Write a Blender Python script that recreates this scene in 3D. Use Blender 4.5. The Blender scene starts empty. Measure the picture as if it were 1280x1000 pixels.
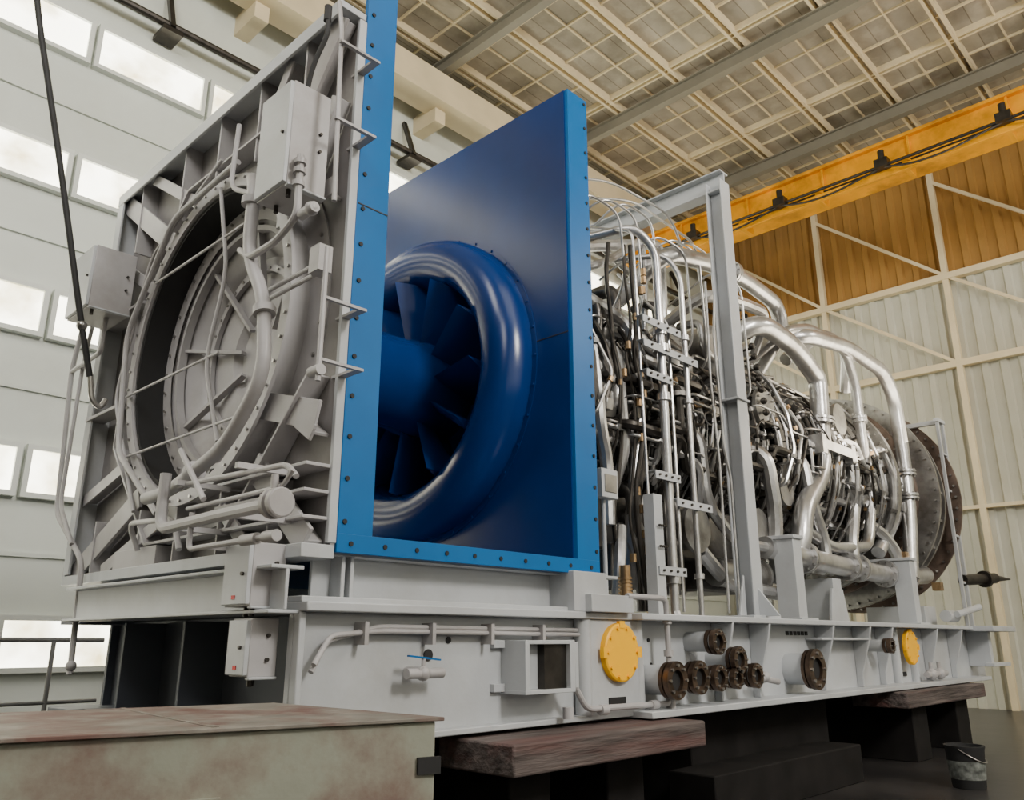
import bpy, bmesh, math, random
from mathutils import Vector, Matrix
random.seed(7)
V=Vector
# ------------------------------------------------------------ materials
def mat(name, col, rough=0.5, metal=0.0, var=0.12, scale=3.0, bump=0.0, bscale=40, spec=0.5, dirt=None, dirt_amt=0.5, stretch=None, dscale=None, dlo=.47, dhi=.66):
    m=bpy.data.materials.new(name); m.use_nodes=True
    nt=m.node_tree; b=nt.nodes['Principled BSDF']
    b.inputs['Roughness'].default_value=rough; b.inputs['Metallic'].default_value=metal
    b.inputs['Specular IOR Level'].default_value=spec
    tc=nt.nodes.new('ShaderNodeTexCoord'); n=nt.nodes.new('ShaderNodeTexNoise')
    src=tc.outputs['Object']
    if stretch:
        mp=nt.nodes.new('ShaderNodeMapping');mp.inputs['Scale'].default_value=stretch;nt.links.new(src,mp.inputs['Vector']);src=mp.outputs['Vector']
    n.inputs['Scale'].default_value=scale; n.inputs['Detail'].default_value=6
    nt.links.new(src,n.inputs['Vector'])
    r=nt.nodes.new('ShaderNodeValToRGB')
    c=V(col)
    lo=c*(1-var); hi=c*(1+var)
    r.color_ramp.elements[0].position=0.3; r.color_ramp.elements[1].position=0.7
    r.color_ramp.elements[0].color=(*lo,1); r.color_ramp.elements[1].color=(*hi,1)
    nt.links.new(n.outputs['Fac'],r.inputs['Fac'])
    out=r.outputs['Color']
    if dirt:
        n2=nt.nodes.new('ShaderNodeTexNoise'); n2.inputs['Scale'].default_value=dscale or scale*0.45; n2.inputs['Detail'].default_value=8
        n2.inputs['Roughness'].default_value=0.65
        nt.links.new(src,n2.inputs['Vector'])
        r2=nt.nodes.new('ShaderNodeValToRGB'); r2.color_ramp.elements[0].position=dlo; r2.color_ramp.elements[1].position=dhi
        r2.color_ramp.elements[1].color=(dirt_amt,)*3+(1,); 
        nt.links.new(n2.outputs['Fac'],r2.inputs['Fac'])
        mx=nt.nodes.new('ShaderNodeMix'); mx.data_type='RGBA'; mx.inputs[7].default_value=(*dirt,1)
        nt.links.new(r2.outputs['Color'],mx.inputs[0]); nt.links.new(out,mx.inputs[6]); out=mx.outputs[2]
    nt.links.new(out,b.inputs['Base Color'])
    if bump:
        n3=nt.nodes.new('ShaderNodeTexNoise'); n3.inputs['Scale'].default_value=bscale; n3.inputs['Detail'].default_value=4
        nt.links.new(src,n3.inputs['Vector'])
        bp=nt.nodes.new('ShaderNodeBump'); bp.inputs['Strength'].default_value=bump; bp.inputs['Distance'].default_value=0.02
        nt.links.new(n3.outputs['Fac'],bp.inputs['Height']); nt.links.new(bp.outputs['Normal'],b.inputs['Normal'])
    return m
def emit(name,col,st):
    m=bpy.data.materials.new(name); m.use_nodes=True; nt=m.node_tree; b=nt.nodes['Principled BSDF']
    tc=nt.nodes.new('ShaderNodeTexCoord'); n=nt.nodes.new('ShaderNodeTexNoise'); n.inputs['Scale'].default_value=2.2;n.inputs['Detail'].default_value=5
    nt.links.new(tc.outputs['Object'],n.inputs['Vector'])
    r=nt.nodes.new('ShaderNodeValToRGB'); r.color_ramp.elements[0].position=.3; r.color_ramp.elements[1].position=.58
    r.color_ramp.elements[0].color=(col[0]*.4,col[1]*.34,col[2]*.2,1); r.color_ramp.elements[1].color=(*col,1)
    nt.links.new(n.outputs['Fac'],r.inputs['Fac']); nt.links.new(r.outputs['Color'],b.inputs['Emission Color'])
    b.inputs['Emission Strength'].default_value=st; b.inputs['Base Color'].default_value=(.8,.8,.75,1); b.inputs['Roughness'].default_value=.3
    return m
WHITE=mat('light_grey_paint',(.46,.48,.505),.38,0,.07,2,bump=.04,dirt=(.30,.29,.27),dirt_amt=.4)
PANEL=mat('recess_shaded_grey_paint',(.27,.26,.265),.5,0,.14,1.8,dirt=(.12,.105,.095),dirt_amt=.6)  # grey paint, darkened to carry the shade of the panel recesses
COND=mat('conduit_grey_paint',(.40,.39,.40),.42,0,.1,3,dirt=(.2,.18,.16),dirt_amt=.5)
SILVER=mat('aluminium_paint',(.58,.58,.585),.3,.85,.16,5,bump=.06,dirt=(.22,.20,.18),dirt_amt=.6)
CASE=mat('casing_grey_metal',(.17,.165,.158),.36,.75,.35,5,bump=.06,dirt=(.06,.05,.045),dirt_amt=.8)
CASE2=mat('combustor_casing_metal',(.36,.355,.345),.36,.8,.3,5,bump=.06,dirt=(.11,.095,.08),dirt_amt=.75)
STEEL=mat('machined_steel',(.36,.35,.34),.28,.9,.3,8)
DKST=mat('dark_steel',(.05,.045,.04),.38,.7,.35,9)
RAIL=mat('grey_rail_paint',(.13,.13,.125),.5,0,.1,4)
SHAD=mat('shade_blue_grey_paint',(.085,.095,.12),.6,0,.2,2)  # shade of the open skid end, put into the colour
BLUE=mat('bright_blue_paint',(.0,.115,.35),.36,0,.06,3,spec=.3)
DBLUE=mat('deep_blue_gloss_paint',(.0,.029,.155),.24,0,.18,1.5,spec=.45)
YEL=mat('yellow_paint',(1.0,.50,.0),.42,0,.03,3,spec=.3)
CRY=mat('crane_yellow',(.86,.37,.0),.5,0,.2,2,spec=.25,dirt=(.22,.09,.01),dirt_amt=.7)
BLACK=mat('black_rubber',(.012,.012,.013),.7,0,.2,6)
RED=mat('red_tag',(.6,.02,.02),.5,0,.05,6)
RUST=mat('dark_bronze_flange_steel',(.11,.075,.055),.34,.8,.5,14)
BROWN=mat('heat_tinted_casing',(.17,.125,.10),.48,.45,.4,4,dirt=(.07,.055,.05),dirt_amt=.7)
BRASS=mat('copper_bellows',(.42,.28,.15),.32,.9,.3,12)
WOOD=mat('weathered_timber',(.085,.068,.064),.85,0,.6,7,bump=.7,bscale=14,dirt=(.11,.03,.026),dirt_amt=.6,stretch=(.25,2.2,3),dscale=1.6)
DWOOD=mat('underskid_shaded_timber',(.010,.009,.009),.85,0,.4,4,spec=.2)  # shade under the skid put into the timber colour, hence near-black
FLOOR=mat('dark_workshop_floor',(.03,.028,.028),.32,0,.4,1.2,bump=.1,bscale=6,dirt=(.012,.012,.014),dirt_amt=.8)
BENCH=mat('olive_painted_steel',(.27,.28,.225),.6,0,.14,3,bump=.1,bscale=15,dirt=(.13,.055,.045),dirt_amt=.75,dscale=1.5,dlo=.5,dhi=.64)
BENCHT=mat('worn_stained_plate',(.19,.175,.15),.62,0,.3,6,bump=.15,bscale=14,dirt=(.11,.042,.033),dirt_amt=.85,dscale=2.2,dlo=.45,dhi=.6)
WALL=mat('wall_panel_paint',(.68,.72,.665),.7,0,.05,.6,dirt=(.48,.49,.43),dirt_amt=.5)
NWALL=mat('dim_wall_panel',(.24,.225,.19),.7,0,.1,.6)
CORR=mat('corrugated_white',(.56,.56,.48),.6,0,.07,.5,dirt=(.40,.37,.28),dirt_amt=.5)
CORRY=mat('corrugated_amber',(.38,.205,.05),.6,0,.15,.5,dirt=(.20,.11,.035),dirt_amt=.7)
def ceil_mat():
    m=mat('ceiling_board',(.41,.375,.31),.85,0,.16,2.2,dirt=(.22,.20,.16),dirt_amt=.8)
    nt=m.node_tree;b=nt.nodes['Principled BSDF'];src=b.inputs['Base Color'].links[0].from_socket
    tc=nt.nodes.new('ShaderNodeTexCoord');br=nt.nodes.new('ShaderNodeTexBrick')
    br.offset=0
    br.inputs['Scale'].default_value=1;br.inputs['Brick Width'].default_value=.62;br.inputs['Row Height'].default_value=.3
    br.inputs['Color1'].default_value=(.82,.82,.82,1);br.inputs['Color2'].default_value=(1.06,1.05,1.03,1);br.inputs['Mortar'].default_value=(.55,.52,.47,1);br.inputs['Mortar Size'].default_value=.008
    nt.links.new(tc.outputs['Object'],br.inputs['Vector'])
    mx=nt.nodes.new('ShaderNodeMix');mx.data_type='RGBA';mx.blend_type='MULTIPLY';mx.inputs[0].default_value=1
    nt.links.new(src,mx.inputs[6]);nt.links.new(br.outputs['Color'],mx.inputs[7]);nt.links.new(mx.outputs[2],b.inputs['Base Color']);return m
CEIL=ceil_mat()
CREAM=mat('cream_purlin_paint',(.74,.63,.42),.6,0,.08,2)
GBEAM=mat('grey_roof_steel',(.24,.225,.18),.6,0,.1,2)
WIN=emit('bright_frosted_glass',(1,.97,.80),7.0)
FILLWIN=emit('added_fill_glass',(1,.97,.86),4.0)  # glow for the windows added on the unseen right wall
FR=mat('window_frame_paint',(.70,.73,.68),.6,0,.03,2)
# ------------------------------------------------------------ mesh builder
class M:
    def __init__(s,name,material,parent=None,bevel=0):
        s.name=name;s.m=material;s.p=parent;s.bev=bevel;s.bm=bmesh.new()
    def face(s,vs):
        try: return s.bm.faces.new(vs)
        except ValueError: return None
    def box(s,lo,hi,mtx=None):
        e=[random.uniform(.0001,.0012) for _ in range(6)]
        x0,y0,z0=lo;x1,y1,z1=hi
        x0-=e[0];y0-=e[1];z0-=e[2];x1+=e[3];y1+=e[4];z1+=e[5]
        P=[(x0,y0,z0),(x1,y0,z0),(x1,y1,z0),(x0,y1,z0),(x0,y0,z1),(x1,y0,z1),(x1,y1,z1),(x0,y1,z1)]
        v=[s.bm.verts.new(mtx@V(p) if mtx else p) for p in P]
        for f in [(0,3,2,1),(4,5,6,7),(0,1,5,4),(1,2,6,5),(2,3,7,6),(3,0,4,7)]: s.face([v[i] for i in f])
        return s
    def bar(s,p0,p1,w,h,up=(0,0,1)):
        p0=V(p0);p1=V(p1);d=(p1-p0);L=d.length;d.normalize();u=V(up)
        if abs(d.dot(u))>.98:u=V((1,0,0))
        a=d.cross(u).normalized();b=a.cross(d).normalized()
        mt=Matrix(((d.x,a.x,b.x,p0.x),(d.y,a.y,b.y,p0.y),(d.z,a.z,b.z,p0.z),(0,0,0,1)))
        return s.box((0,-w/2,-h/2),(L,w/2,h/2),mt)
    def ibeam(s,p0,p1,w,h,t=.015,up=(0,0,1)):
        p0=V(p0);p1=V(p1);u=V(up)
        s.bar(p0+u*(h/2-t/2),p1+u*(h/2-t/2),w,t,up);s.bar(p0-u*(h/2-t/2),p1-u*(h/2-t/2),w,t,up);s.bar(p0,p1,t,h-2*t,up)
        return s
    def frame(s,d):
        d=d.normalized();u=V((0,0,1)) if abs(d.z)<.9 else V((1,0,0))
        a=d.cross(u).normalized();return a,a.cross(d).normalized()
    def rings(s,rs,cap=True,close=False):
        for i in range(len(rs)-1):
            A,B=rs[i],rs[i+1];n=len(A)
            for j in range(n): s.face([A[j],A[(j+1)%n],B[(j+1)%n],B[j]])
        if close:
            A,B=rs[-1],rs[0];n=len(A)
            for j in range(n): s.face([A[j],A[(j+1)%n],B[(j+1)%n],B[j]])
        elif cap: s.face(rs[0][::-1]);s.face(rs[-1])
    def prof(s,o,d,pr,n=24,cap=True,close=False):
        o=V(o);d=V(d).normalized();a,b=s.frame(d);R=[]
        for (h,r) in pr:
            r=max(r,.0005)
            R.append([s.bm.verts.new(o+d*h+a*(r*math.cos(2*math.pi*k/n))+b*(r*math.sin(2*math.pi*k/n))) for k in range(n)])
        s.rings(R,cap,close);return s
    def cyl(s,p0,p1,r,r1=None,n=20):
        p0=V(p0);p1=V(p1);return s.prof(p0,p1-p0,[(0,r),((p1-p0).length,r if r1 is None else r1)],n)
    def ring(s,o,d,ri,ro,t,n=40):
        return s.prof(o,d,[(0,ri),(0,ro),(t,ro),(t,ri)],n,close=True)
    def bolts(s,o,d,R,n,r,h,ph=0):
        o=V(o);d=V(d).normalized();a,b=s.frame(d)
        for k in range(n):
            t=2*math.pi*(k+ph)/n;c=o+a*R*math.cos(t)+b*R*math.sin(t)
            s.prof(c,d,[(0,r),(h,r)],6)
        return s
    def sphere(s,c,r,n=14):
        c=V(c);pr=[(-r*math.cos(math.pi*i/8),r*math.sin(math.pi*i/8)) for i in range(9)]
        return s.prof(c,(0,0,1),pr,n)
    def tube(s,pts,r,fil=None,n=10):
        pts=[V(p) for p in pts]
        if fil is None: fil=r*3.2
        P=[pts[0]]
        for i in range(1,len(pts)-1):
            a,b,c=pts[i-1],pts[i],pts[i+1]
            u=a-b;w=c-b;lu,lw=u.length,w.length
            if lu<1e-5 or lw<1e-5: continue
            f=min(fil,lu*.48,lw*.48);A=b+u*(f/lu);C=b+w*(f/lw)
            for k in range(6):
                t=k/5;P.append(A*(1-t)**2+b*2*t*(1-t)+C*t*t)
        P.append(pts[-1])
        Q=[P[0]]
        for p in P[1:]:
            if (p-Q[-1]).length>1e-4:Q.append(p)
        P=Q;T=[]
        for i in range(len(P)):
            T.append((P[min(i+1,len(P)-1)]-P[max(i-1,0)]).normalized())
        a,b=s.frame(T[0]);R=[]
        for i,p in enumerate(P):
            a=(a-T[i]*a.dot(T[i])).normalized();b=T[i].cross(a)
            R.append([s.bm.verts.new(p+a*r*math.cos(2*math.pi*k/n)+b*r*math.sin(2*math.pi*k/n)) for k in range(n)])
        s.rings(R);return s
    def plate(s,poly,axis,lo,hi):
        def mk(p,h):
            return {'X':(h,p[0],p[1]),'Y':(p[0],h,p[1]),'Z':(p[0],p[1],h)}[axis]
        A=[s.bm.verts.new(mk(p,lo)) for p in poly];B=[s.bm.verts.new(mk(p,hi)) for p in poly]
        s.rings([A,B]);return s
    def holed(s,x0,x1,y0,y1,z0,z1,c,r,n=72):
        an=[2*math.pi*k/n for k in range(n)]+[math.atan2(z-c[1],y-c[0])%(2*math.pi) for y in(y0,y1) for z in(z0,z1)]
        an=sorted(an);R=[[],[],[],[]]
        for t in an:
            cy,cz=math.cos(t),math.sin(t)
            k=min([(y1-c[0])/cy if cy>1e-9 else 1e9,(y0-c[0])/cy if cy<-1e-9 else 1e9,(z1-c[1])/cz if cz>1e-9 else 1e9,(z0-c[1])/cz if cz<-1e-9 else 1e9])
            i=(c[0]+r*cy,c[1]+r*cz);o=(c[0]+k*cy,c[1]+k*cz)
            for j,(x,q) in enumerate([(x0,i),(x0,o),(x1,o),(x1,i)]): R[j].append(s.bm.verts.new((x,*q)))
        s.rings(R,close=True);return s
    def done(s,ang=.6):
        bmesh.ops.recalc_face_normals(s.bm,faces=s.bm.faces)
        me=bpy.data.meshes.new(s.name);s.bm.to_mesh(me);s.bm.free()
        for p in me.polygons:p.use_smooth=True
        me.set_sharp_from_angle(angle=ang);me.materials.append(s.m)
        ob=bpy.data.objects.new(s.name,me);bpy.context.collection.objects.link(ob)
        if s.p: ob.parent=s.p
        if s.bev:
            b=ob.modifiers.new('bevel','BEVEL');b.width=s.bev;b.segments=2;b.limit_method='ANGLE';b.angle_limit=.7
        return ob
def empty(name):
    e=bpy.data.objects.new(name,None);bpy.context.collection.objects.link(e);e.empty_display_size=.2;return e
CY,CZ=4.64,2.93
# ------------------------------------------------------------ room
M('floor',FLOOR).box((-8,-9,-.1),(16.4,9.3,0)).done()
wl=M('wall_left',WALL)
wl.box((-8,9.05,0),(16.4,9.3,10.3))
for z in (1.9,3.55,5.2,6.85,8.5): wl.box((-8,9.02,z-.02),(16.2,9.06,z+.02))
wl.done()
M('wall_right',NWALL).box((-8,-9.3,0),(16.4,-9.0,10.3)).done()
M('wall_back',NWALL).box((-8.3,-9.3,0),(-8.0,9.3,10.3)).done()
ROWS=[(.85,1.28),(2.5,2.93),(4.15,4.6),(5.8,6.25),(7.5,7.98)]
wi=1
for (a,b) in ROWS:
    e=empty('window_%d'%wi);wi+=1
    g=M('glass',WIN,e);f=M('frame',FR,e)
    x=2.42-1.37*7
    while x<14:
        g.box((x,9.0,a),(x+1.23,9.05,b))
        for q in [((x-.05,8.96,a-.05),(x+1.28,9.05,a)),((x-.05,8.96,b),(x+1.28,9.05,b+.05)),((x-.05,8.96,a),(x,9.05,b)),((x+1.23,8.96,a),(x+1.28,9.05,b))]: f.box(*q)
        x+=1.37
    g.done();f.done()
for (a,b) in ((2.5,3.6),(5.0,6.1),(7.4,8.4)):  # added glowing windows on the unseen right wall, for fill and reflections
    e=empty('window_%d'%wi);wi+=1
    g=M('glass',FILLWIN,e);f=M('frame',FR,e)
    x=-6
    while x<15:
        g.box((x,-9.0,a),(x+1.6,-8.96,b))
        f.box((x-.06,-9,a-.06),(x+1.66,-8.93,a));f.box((x-.06,-9,b),(x+1.66,-8.93,b+.06));f.box((x-.06,-9,a),(x,-8.93,b));f.box((x+1.6,-9,a),(x+1.66,-8.93,b))
        x+=2.6
    g.done();f.done()
wr=M('wall_far',CORR)
def corr(m,z0,z1,x):
    y=-9.;A=[];B=[]
    pr=[(0,0),(.14,0),(.17,.05),(.27,.05),(.3,0)]
    while y<9.1:
        for (dy,dx) in pr[:-1]:
            A.append(m.bm.verts.new((x-dx,y+dy,z0)));B.append(m.bm.verts.new((x-dx,y+dy,z1)))
        y+=.3
    for i in range(len(A)-1): m.face([A[i],A[i+1],B[i+1],B[i]])
corr(wr,0,7.7,16.0);wr.done(.3)
w2=M('wall_far_upper',CORRY);corr(w2,7.7,10.3,16.0);w2.done(.3)
tr=M('trim_1',CREAM)
tr.box((15.8,-9,7.62),(15.94,9,7.74));tr.box((15.82,-9,5.9),(15.94,9,6.02));tr.box((15.82,-9,3.3),(15.94,9,3.36))
for i in range(8):
    y=8.6-i*2.35
    tr.box((15.82,y-.05,0),(15.94,y+.05,10.1))
    tr.bar((15.84,y,7.7),(15.84,y-2.35,5.96),.05,.06)
    tr.bar((15.84,y,9.7),(15.84,y-2.35,7.7),.05,.06)
tr.done()
M('ceiling',CEIL).box((-8,-9,10.15),(16.4,9.3,10.35)).done()
pu=M('trim_2',CREAM)
y=8.4
while y>-9:
    pu.box((-8,y-.055,10.02),(16,y-.015,10.15));pu.box((-8,y+.055,10.02),(16,y+.095,10.15));y-=1.2
x=-7.44
while x<16:
    pu.box((x-.014,-9,10.11),(x+.014,9,10.15));x+=.62
x=-7.44
while x<16:
    pu.box((x-.06,-9,10.05),(x-.03,9,10.15));pu.box((x+.03,-9,10.05),(x+.06,9,10.15));x+=2.48
y=9.0
while y>-9:
    pu.box((-8,y-.012,10.115),(16,y+.012,10.15));y-=.6
pu.done()
rb=M('trim_3',GBEAM)
for x in (-5.3,-2.2,1.0,4.1,7.2,10.3,13.4):
    rb.ibeam((x,-9,9.9),(x,9.05,9.9),.13,.24,.02)
rb.done()
dk=M('trim_4',CREAM)
dk.box((-8,8.35,9.2),(16,8.5,9.7));dk.box((-8,8.3,9.14),(16,8.75,9.2))
for x in (-2.2,1,4.1,7.2,10.3,13.4): dk.box((x-.1,8.5,8.9),(x+.1,9.05,9.2))
dk.done()
dd=M('trim_5',DKST)
dd.cyl((-8,8.8,8.35),(16,8.8,8.35),.05,n=10)
x=-4.5
while x<15:
    dd.bar((x,9.02,9.0),(x,8.75,8.3),.06,.06);dd.box((x-.12,8.7,8.2),(x+.12,9.02,8.26));x+=1.9
dd.done()
# ------------------------------------------------------------ crane
cr=empty('overhead_crane')
g=M('girder',CRY,cr,.01)
g.box((12.55,-8.9,8.35),(12.6,8.7,8.82));g.box((12.85,-8.9,8.35),(12.9,8.7,8.82))
g.box((12.47,-8.9,8.82),(12.98,8.7,8.88));g.box((12.47,-8.9,8.29),(12.98,8.7,8.36))
g.box((12.2,-8.9,8.08),(12.27,8.7,8.2));
for i in range(12):
    yy=7.5-i*1.4;g.box((12.2,yy-.04,8.1),(12.6,yy+.04,8.33));g.box((12.5,yy-.02,8.36),(12.56,yy+.02,8.82))
g.done()
g=M('festoon_trolleys',DKST,cr)
g.cyl((12.1,-8.9,8.22),(12.1,8.7,8.22),.025,n=8);g.box((12.44,-8.9,8.33),(12.47,8.7,8.37))
for i in range(7):
    yy=7.-i*1.7
    g.box((12.02,yy-.1,8.18),(12.18,yy+.1,8.32));g.cyl((12.1,yy,8.32),(12.1,yy,8.48),.05);g.tube([(12.1,yy,8.2),(12.1,yy-.4,8.08),(12.1,yy-.9,8.06),(12.1,yy-1.7,8.2)],.018,.3)
g.done()
g=M('crane_end_carriage',CRY,cr);g.box((12.3,8.45,8.3),(13.1,8.75,8.7));g.done()
hc=empty('hanging_crane_cable')
g=M('cable',BLACK,hc);g.tube([(.2,5.5,10.0),(1.04,5.5,5.28),(1.35,5.5,4.18),(1.64,5.5,3.09),(1.74,5.5,2.75)],.02,.3);g.done()
g=M('hook',STEEL,hc);g.sphere((1.645,5.5,3.08),.035);g.tube([(1.74,5.5,2.77),(1.77,5.5,2.6),(1.83,5.5,2.55),(1.86,5.5,2.62)],.018,.05);g.done()
# ------------------------------------------------------------ skid
sk=empty('turbine_skid_base_frame')
g=M('side_beams',WHITE,sk,.006)
g.box((1.97,3.2,.66),(11.9,3.24,1.22))
g.box((1.97,3.1,1.22),(4.3,3.5,1.26));g.box((4.3,3.02,1.22),(11.95,3.5,1.26))
g.box((1.97,3.12,.66),(4.3,3.5,.69));g.box((4.3,2.98,.65),(11.3,3.5,.69))
g.box((1.97,3.15,.68),(2.0,3.2,1.22))
g.box((11.86,3.2,.66),(11.9,6.08,1.22))
g.box((3.86,3.12,.68),(4.42,3.2,1.22))
for x in (5.4,5.95,7.1,7.9,8.45,9.75,10.6):
    g.plate([(3.2,1.22),(3.02,1.22),(3.04,1.12),(3.14,.8),(3.14,.69),(3.2,.69)],'X',x-.012,x+.012)
g.box((6.9,3.05,1.1),(7.95,3.2,1.12))
g.box((2.02,3.5,1.225),(11.9,5.8,1.245))
g.box((11.0,2.8,1.2),(11.95,3.1,1.26));g.box((11.2,2.9,.8),(11.9,3.0,.84));g.box((11.3,2.95,.8),(11.4,3.2,1.2))
g.done()
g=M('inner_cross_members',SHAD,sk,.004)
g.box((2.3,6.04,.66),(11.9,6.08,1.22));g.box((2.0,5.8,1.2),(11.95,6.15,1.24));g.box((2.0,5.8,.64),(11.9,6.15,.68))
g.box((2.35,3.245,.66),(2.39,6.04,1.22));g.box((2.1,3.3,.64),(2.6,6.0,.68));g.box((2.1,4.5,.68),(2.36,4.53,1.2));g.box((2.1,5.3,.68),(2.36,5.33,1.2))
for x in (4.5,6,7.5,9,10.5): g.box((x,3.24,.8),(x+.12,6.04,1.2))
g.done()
g=M('corner_columns',WHITE,sk)
g.cyl((3.88,3.16,.69),(3.88,3.16,1.22),.05);g.cyl((4.4,3.16,.69),(4.4,3.16,1.22),.05)
g.cyl((8.85,3.18,.69),(8.85,3.18,1.22),.05);g.cyl((9.35,3.18,.69),(9.35,3.18,1.22),.05);g.done()
g=M('lifting_eye_covers',YEL,sk)
for x in (4.16,9.08):
    g.prof((x,3.12,1.03),(0,-1,0),[(0,.165),(.0,.17),(.035,.17),(.042,.16)],40)
    g.bolts((x,3.08,1.03),(0,-1,0),.145,10,.011,.014)
    g.box((x-.025,3.075,1.17),(x+.025,3.1,1.21));g.box((x+.15,3.075,1.0),(x+.19,3.1,1.06));g.box((x-.19,3.075,1.0),(x-.15,3.1,1.06))
g.done()
g=M('lifting_slots',BLACK,sk);g.box((4.06,3.112,.735),(4.22,3.13,.775));g.box((9.0,3.19,.75),(9.14,3.2,.79));
for (x,z,r) in ((2.86,1.10,.016),(2.73,1.03,.028),(4.6,1.1,.012),(4.62,.95,.01),(7.1,.92,.03)): g.cyl((x,3.2,z),(x,3.193,z),r)
for i in range(6): g.box((6.55+i*.07,3.194,1.14),(6.595+i*.07,3.2,1.17))
g.done()
g=M('cable_entry_box',WHITE,sk,.003)
g.box((3.24,3.02,.84),(3.27,3.2,1.1));g.box((3.6,3.02,.84),(3.64,3.2,1.1));g.box((3.24,3.02,1.08),(3.64,3.2,1.1));g.box((3.24,3.02,.83),(3.64,3.2,.85))
g.box((3.16,3.17,.84),(3.24,3.2,.88));g.box((3.16,3.17,1.06),(3.24,3.2,1.1));g.box((3.64,3.02,.85),(3.67,3.05,1.09));g.box((3.27,3.1,.85),(3.42,3.13,1.08));g.done()
g=M('cable_entry_dark',DKST,sk);g.box((3.42,3.05,.85),(3.6,3.2,1.08));g.done()
g=M('flange_pipes',WHITE,sk);h=M('flange_rims',RUST,sk);k=M('flange_bores',BLACK,sk);bb=M('flange_bolts',STEEL,sk)
for (x,z,r) in ((4.55,.86,.115),(4.82,.87,.105),(5.07,.86,.085),(5.35,.97,.09),(5.08,1.09,.085),(5.57,.86,.085),(5.3,.85,.07),(6.55,.88,.155),(8.2,1.05,.07)):
    g.prof((x,3.2,z),(0,-1,0),[(0,r*.78),(.2,r*.78)],28)
    h.ring((x,2.99,z),(0,-1,0),r*.55,r,.035,32)
    h.ring((x,3.03,z),(0,-1,0),r*.55,r*.95,.025,32)
    k.prof((x,3.0,z),(0,-1,0),[(0,r*.56),(.02,r*.56)],24)
    bb.bolts((x,2.955,z),(0,-1,0),r*.78,8,r*.09,.015)
g.done();h.done();k.done();bb.done()
g=M('skid_piping',COND,sk)
g.tube([(3.62,3.06,1.0),(3.62,3.06,.93),(3.78,3.06,.73),(4.62,3.06,.72),(4.62,3.06,1.36),(4.2,3.06,1.36)],.018)
g.tube([(2.02,3.1,1.0),(2.12,3.14,1.12),(2.4,3.15,1.14),(3.85,3.15,1.13)],.012)
g.tube([(2.02,3.12,.97),(2.12,3.16,1.1),(2.4,3.16,1.16),(3.86,3.16,1.155)],.012)
for x in (2.3,2.7,3.1,3.5): g.box((x-.01,3.12,1.08),(x+.01,3.2,1.18))
for x in (3.62,4.62): g.cyl((x,3.06,.69),(x,3.06,.75),.03)
g.cyl((4.62,3.06,1.0),(4.62,3.06,1.04),.03);g.cyl((4.62,3.06,1.2),(4.62,3.06,1.24),.03);g.cyl((3.9,3.06,.72),(3.96,3.06,.72),.028);g.cyl((4.4,3.06,.72),(4.46,3.06,.72),.028)
g.cyl((2.6,3.2,.96),(2.6,3.08,.96),.02);g.cyl((2.52,3.1,.95),(2.74,3.1,.95),.024);g.sphere((2.62,3.1,.95),.035);g.cyl((2.62,3.1,.95),(2.62,3.1,1.02),.01)
g.cyl((9.3,3.05,.76),(9.9,3.05,.76),.03);g.sphere((9.45,3.05,.76),.06);g.sphere((9.7,3.05,.76),.06);g.cyl((9.45,3.05,.76),(9.45,3.05,.88),.02);g.cyl((9.7,3.05,.76),(9.7,3.05,.88),.02)
g.cyl((5.75,3.05,.84),(6.05,3.05,.8),.022);g.sphere((5.85,3.05,.84),.04);g.box((2.58,3.09,.675),(2.66,3.12,.69))
g.done()
g=M('valve_lever',BLUE,sk);g.bar((2.53,3.1,1.03),(2.72,3.1,1.01),.02,.006);g.done()
# ------------------------------------------------------------ inlet plenum steelwork
pl=empty('inlet_plenum_frame')
g=M('bearer_beams',WHITE,pl,.004)
g.ibeam((2.1,3.3,1.375),(4.3,3.3,1.375),.2,.23,.018)
g.ibeam((1.9,3.16,1.31),(1.9,5.6,1.31),.16,.2,.015,)
g.ibeam((2.1,5.8,1.375),(4.1,5.8,1.375),.2,.23,.018)
g.box((3.74,3.1,1.26),(4.05,3.35,1.49));g.box((3.84,3.05,1.26),(4.25,3.3,1.36))
for x in (2.2,2.25,): g.box((x,3.2,1.28),(x+.02,3.38,1.48))
g.box((1.97,3.15,1.26),(3.74,3.5,1.285))
g.done()
X0,X1=1.95,2.12
Y0,Y1,Z0,Z1=3.15,6.1,1.49,4.4
c=(4.40,2.80);RH=.92
def pol(r,t): return (c[0]+r*math.cos(t),c[1]+r*math.sin(t))
g=M('bulkhead_panel',PANEL,pl)
g.holed(2.095,2.12,Y0,Y1,Z0,Z1,c,RH)
g.done()
g=M('bulkhead_edge_frame',WHITE,pl,.003)
g.box((X0,Y0,Z1-.04),(X1,Y1,Z1));g.box((X0,Y0,Z0-.04),(X1,Y1,Z0+.02));g.box((X0,Y1-.04,Z0),(X1,Y1,Z1))
g.box((2.08,Y0-.004,Z0+.03),(2.126,Y0+.02,Z1-.05));g.box((X0,Y1-.10,Z0+.03),(X0+.015,Y1,Z1-.05));g.box((X0-.004,Y0,Z1-.09),(X0+.012,Y1,Z1-.002))
g.done()
g=M('bulkhead_stiffeners',COND,pl,.003)
RO=1.26
oc=[pol(RO,math.radians(22.5+45*i)) for i in range(8)]
for i in range(8):
    a,b=oc[i],oc[(i+1)%8]
    if a[0]<3.3 and b[0]<3.3: continue
    a=(max(a[0],3.17),a[1]);b=(max(b[0],3.17),b[1])
    g.bar((2.03,*a),(2.03,*b),.015,.12,(1,0,0))
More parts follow.
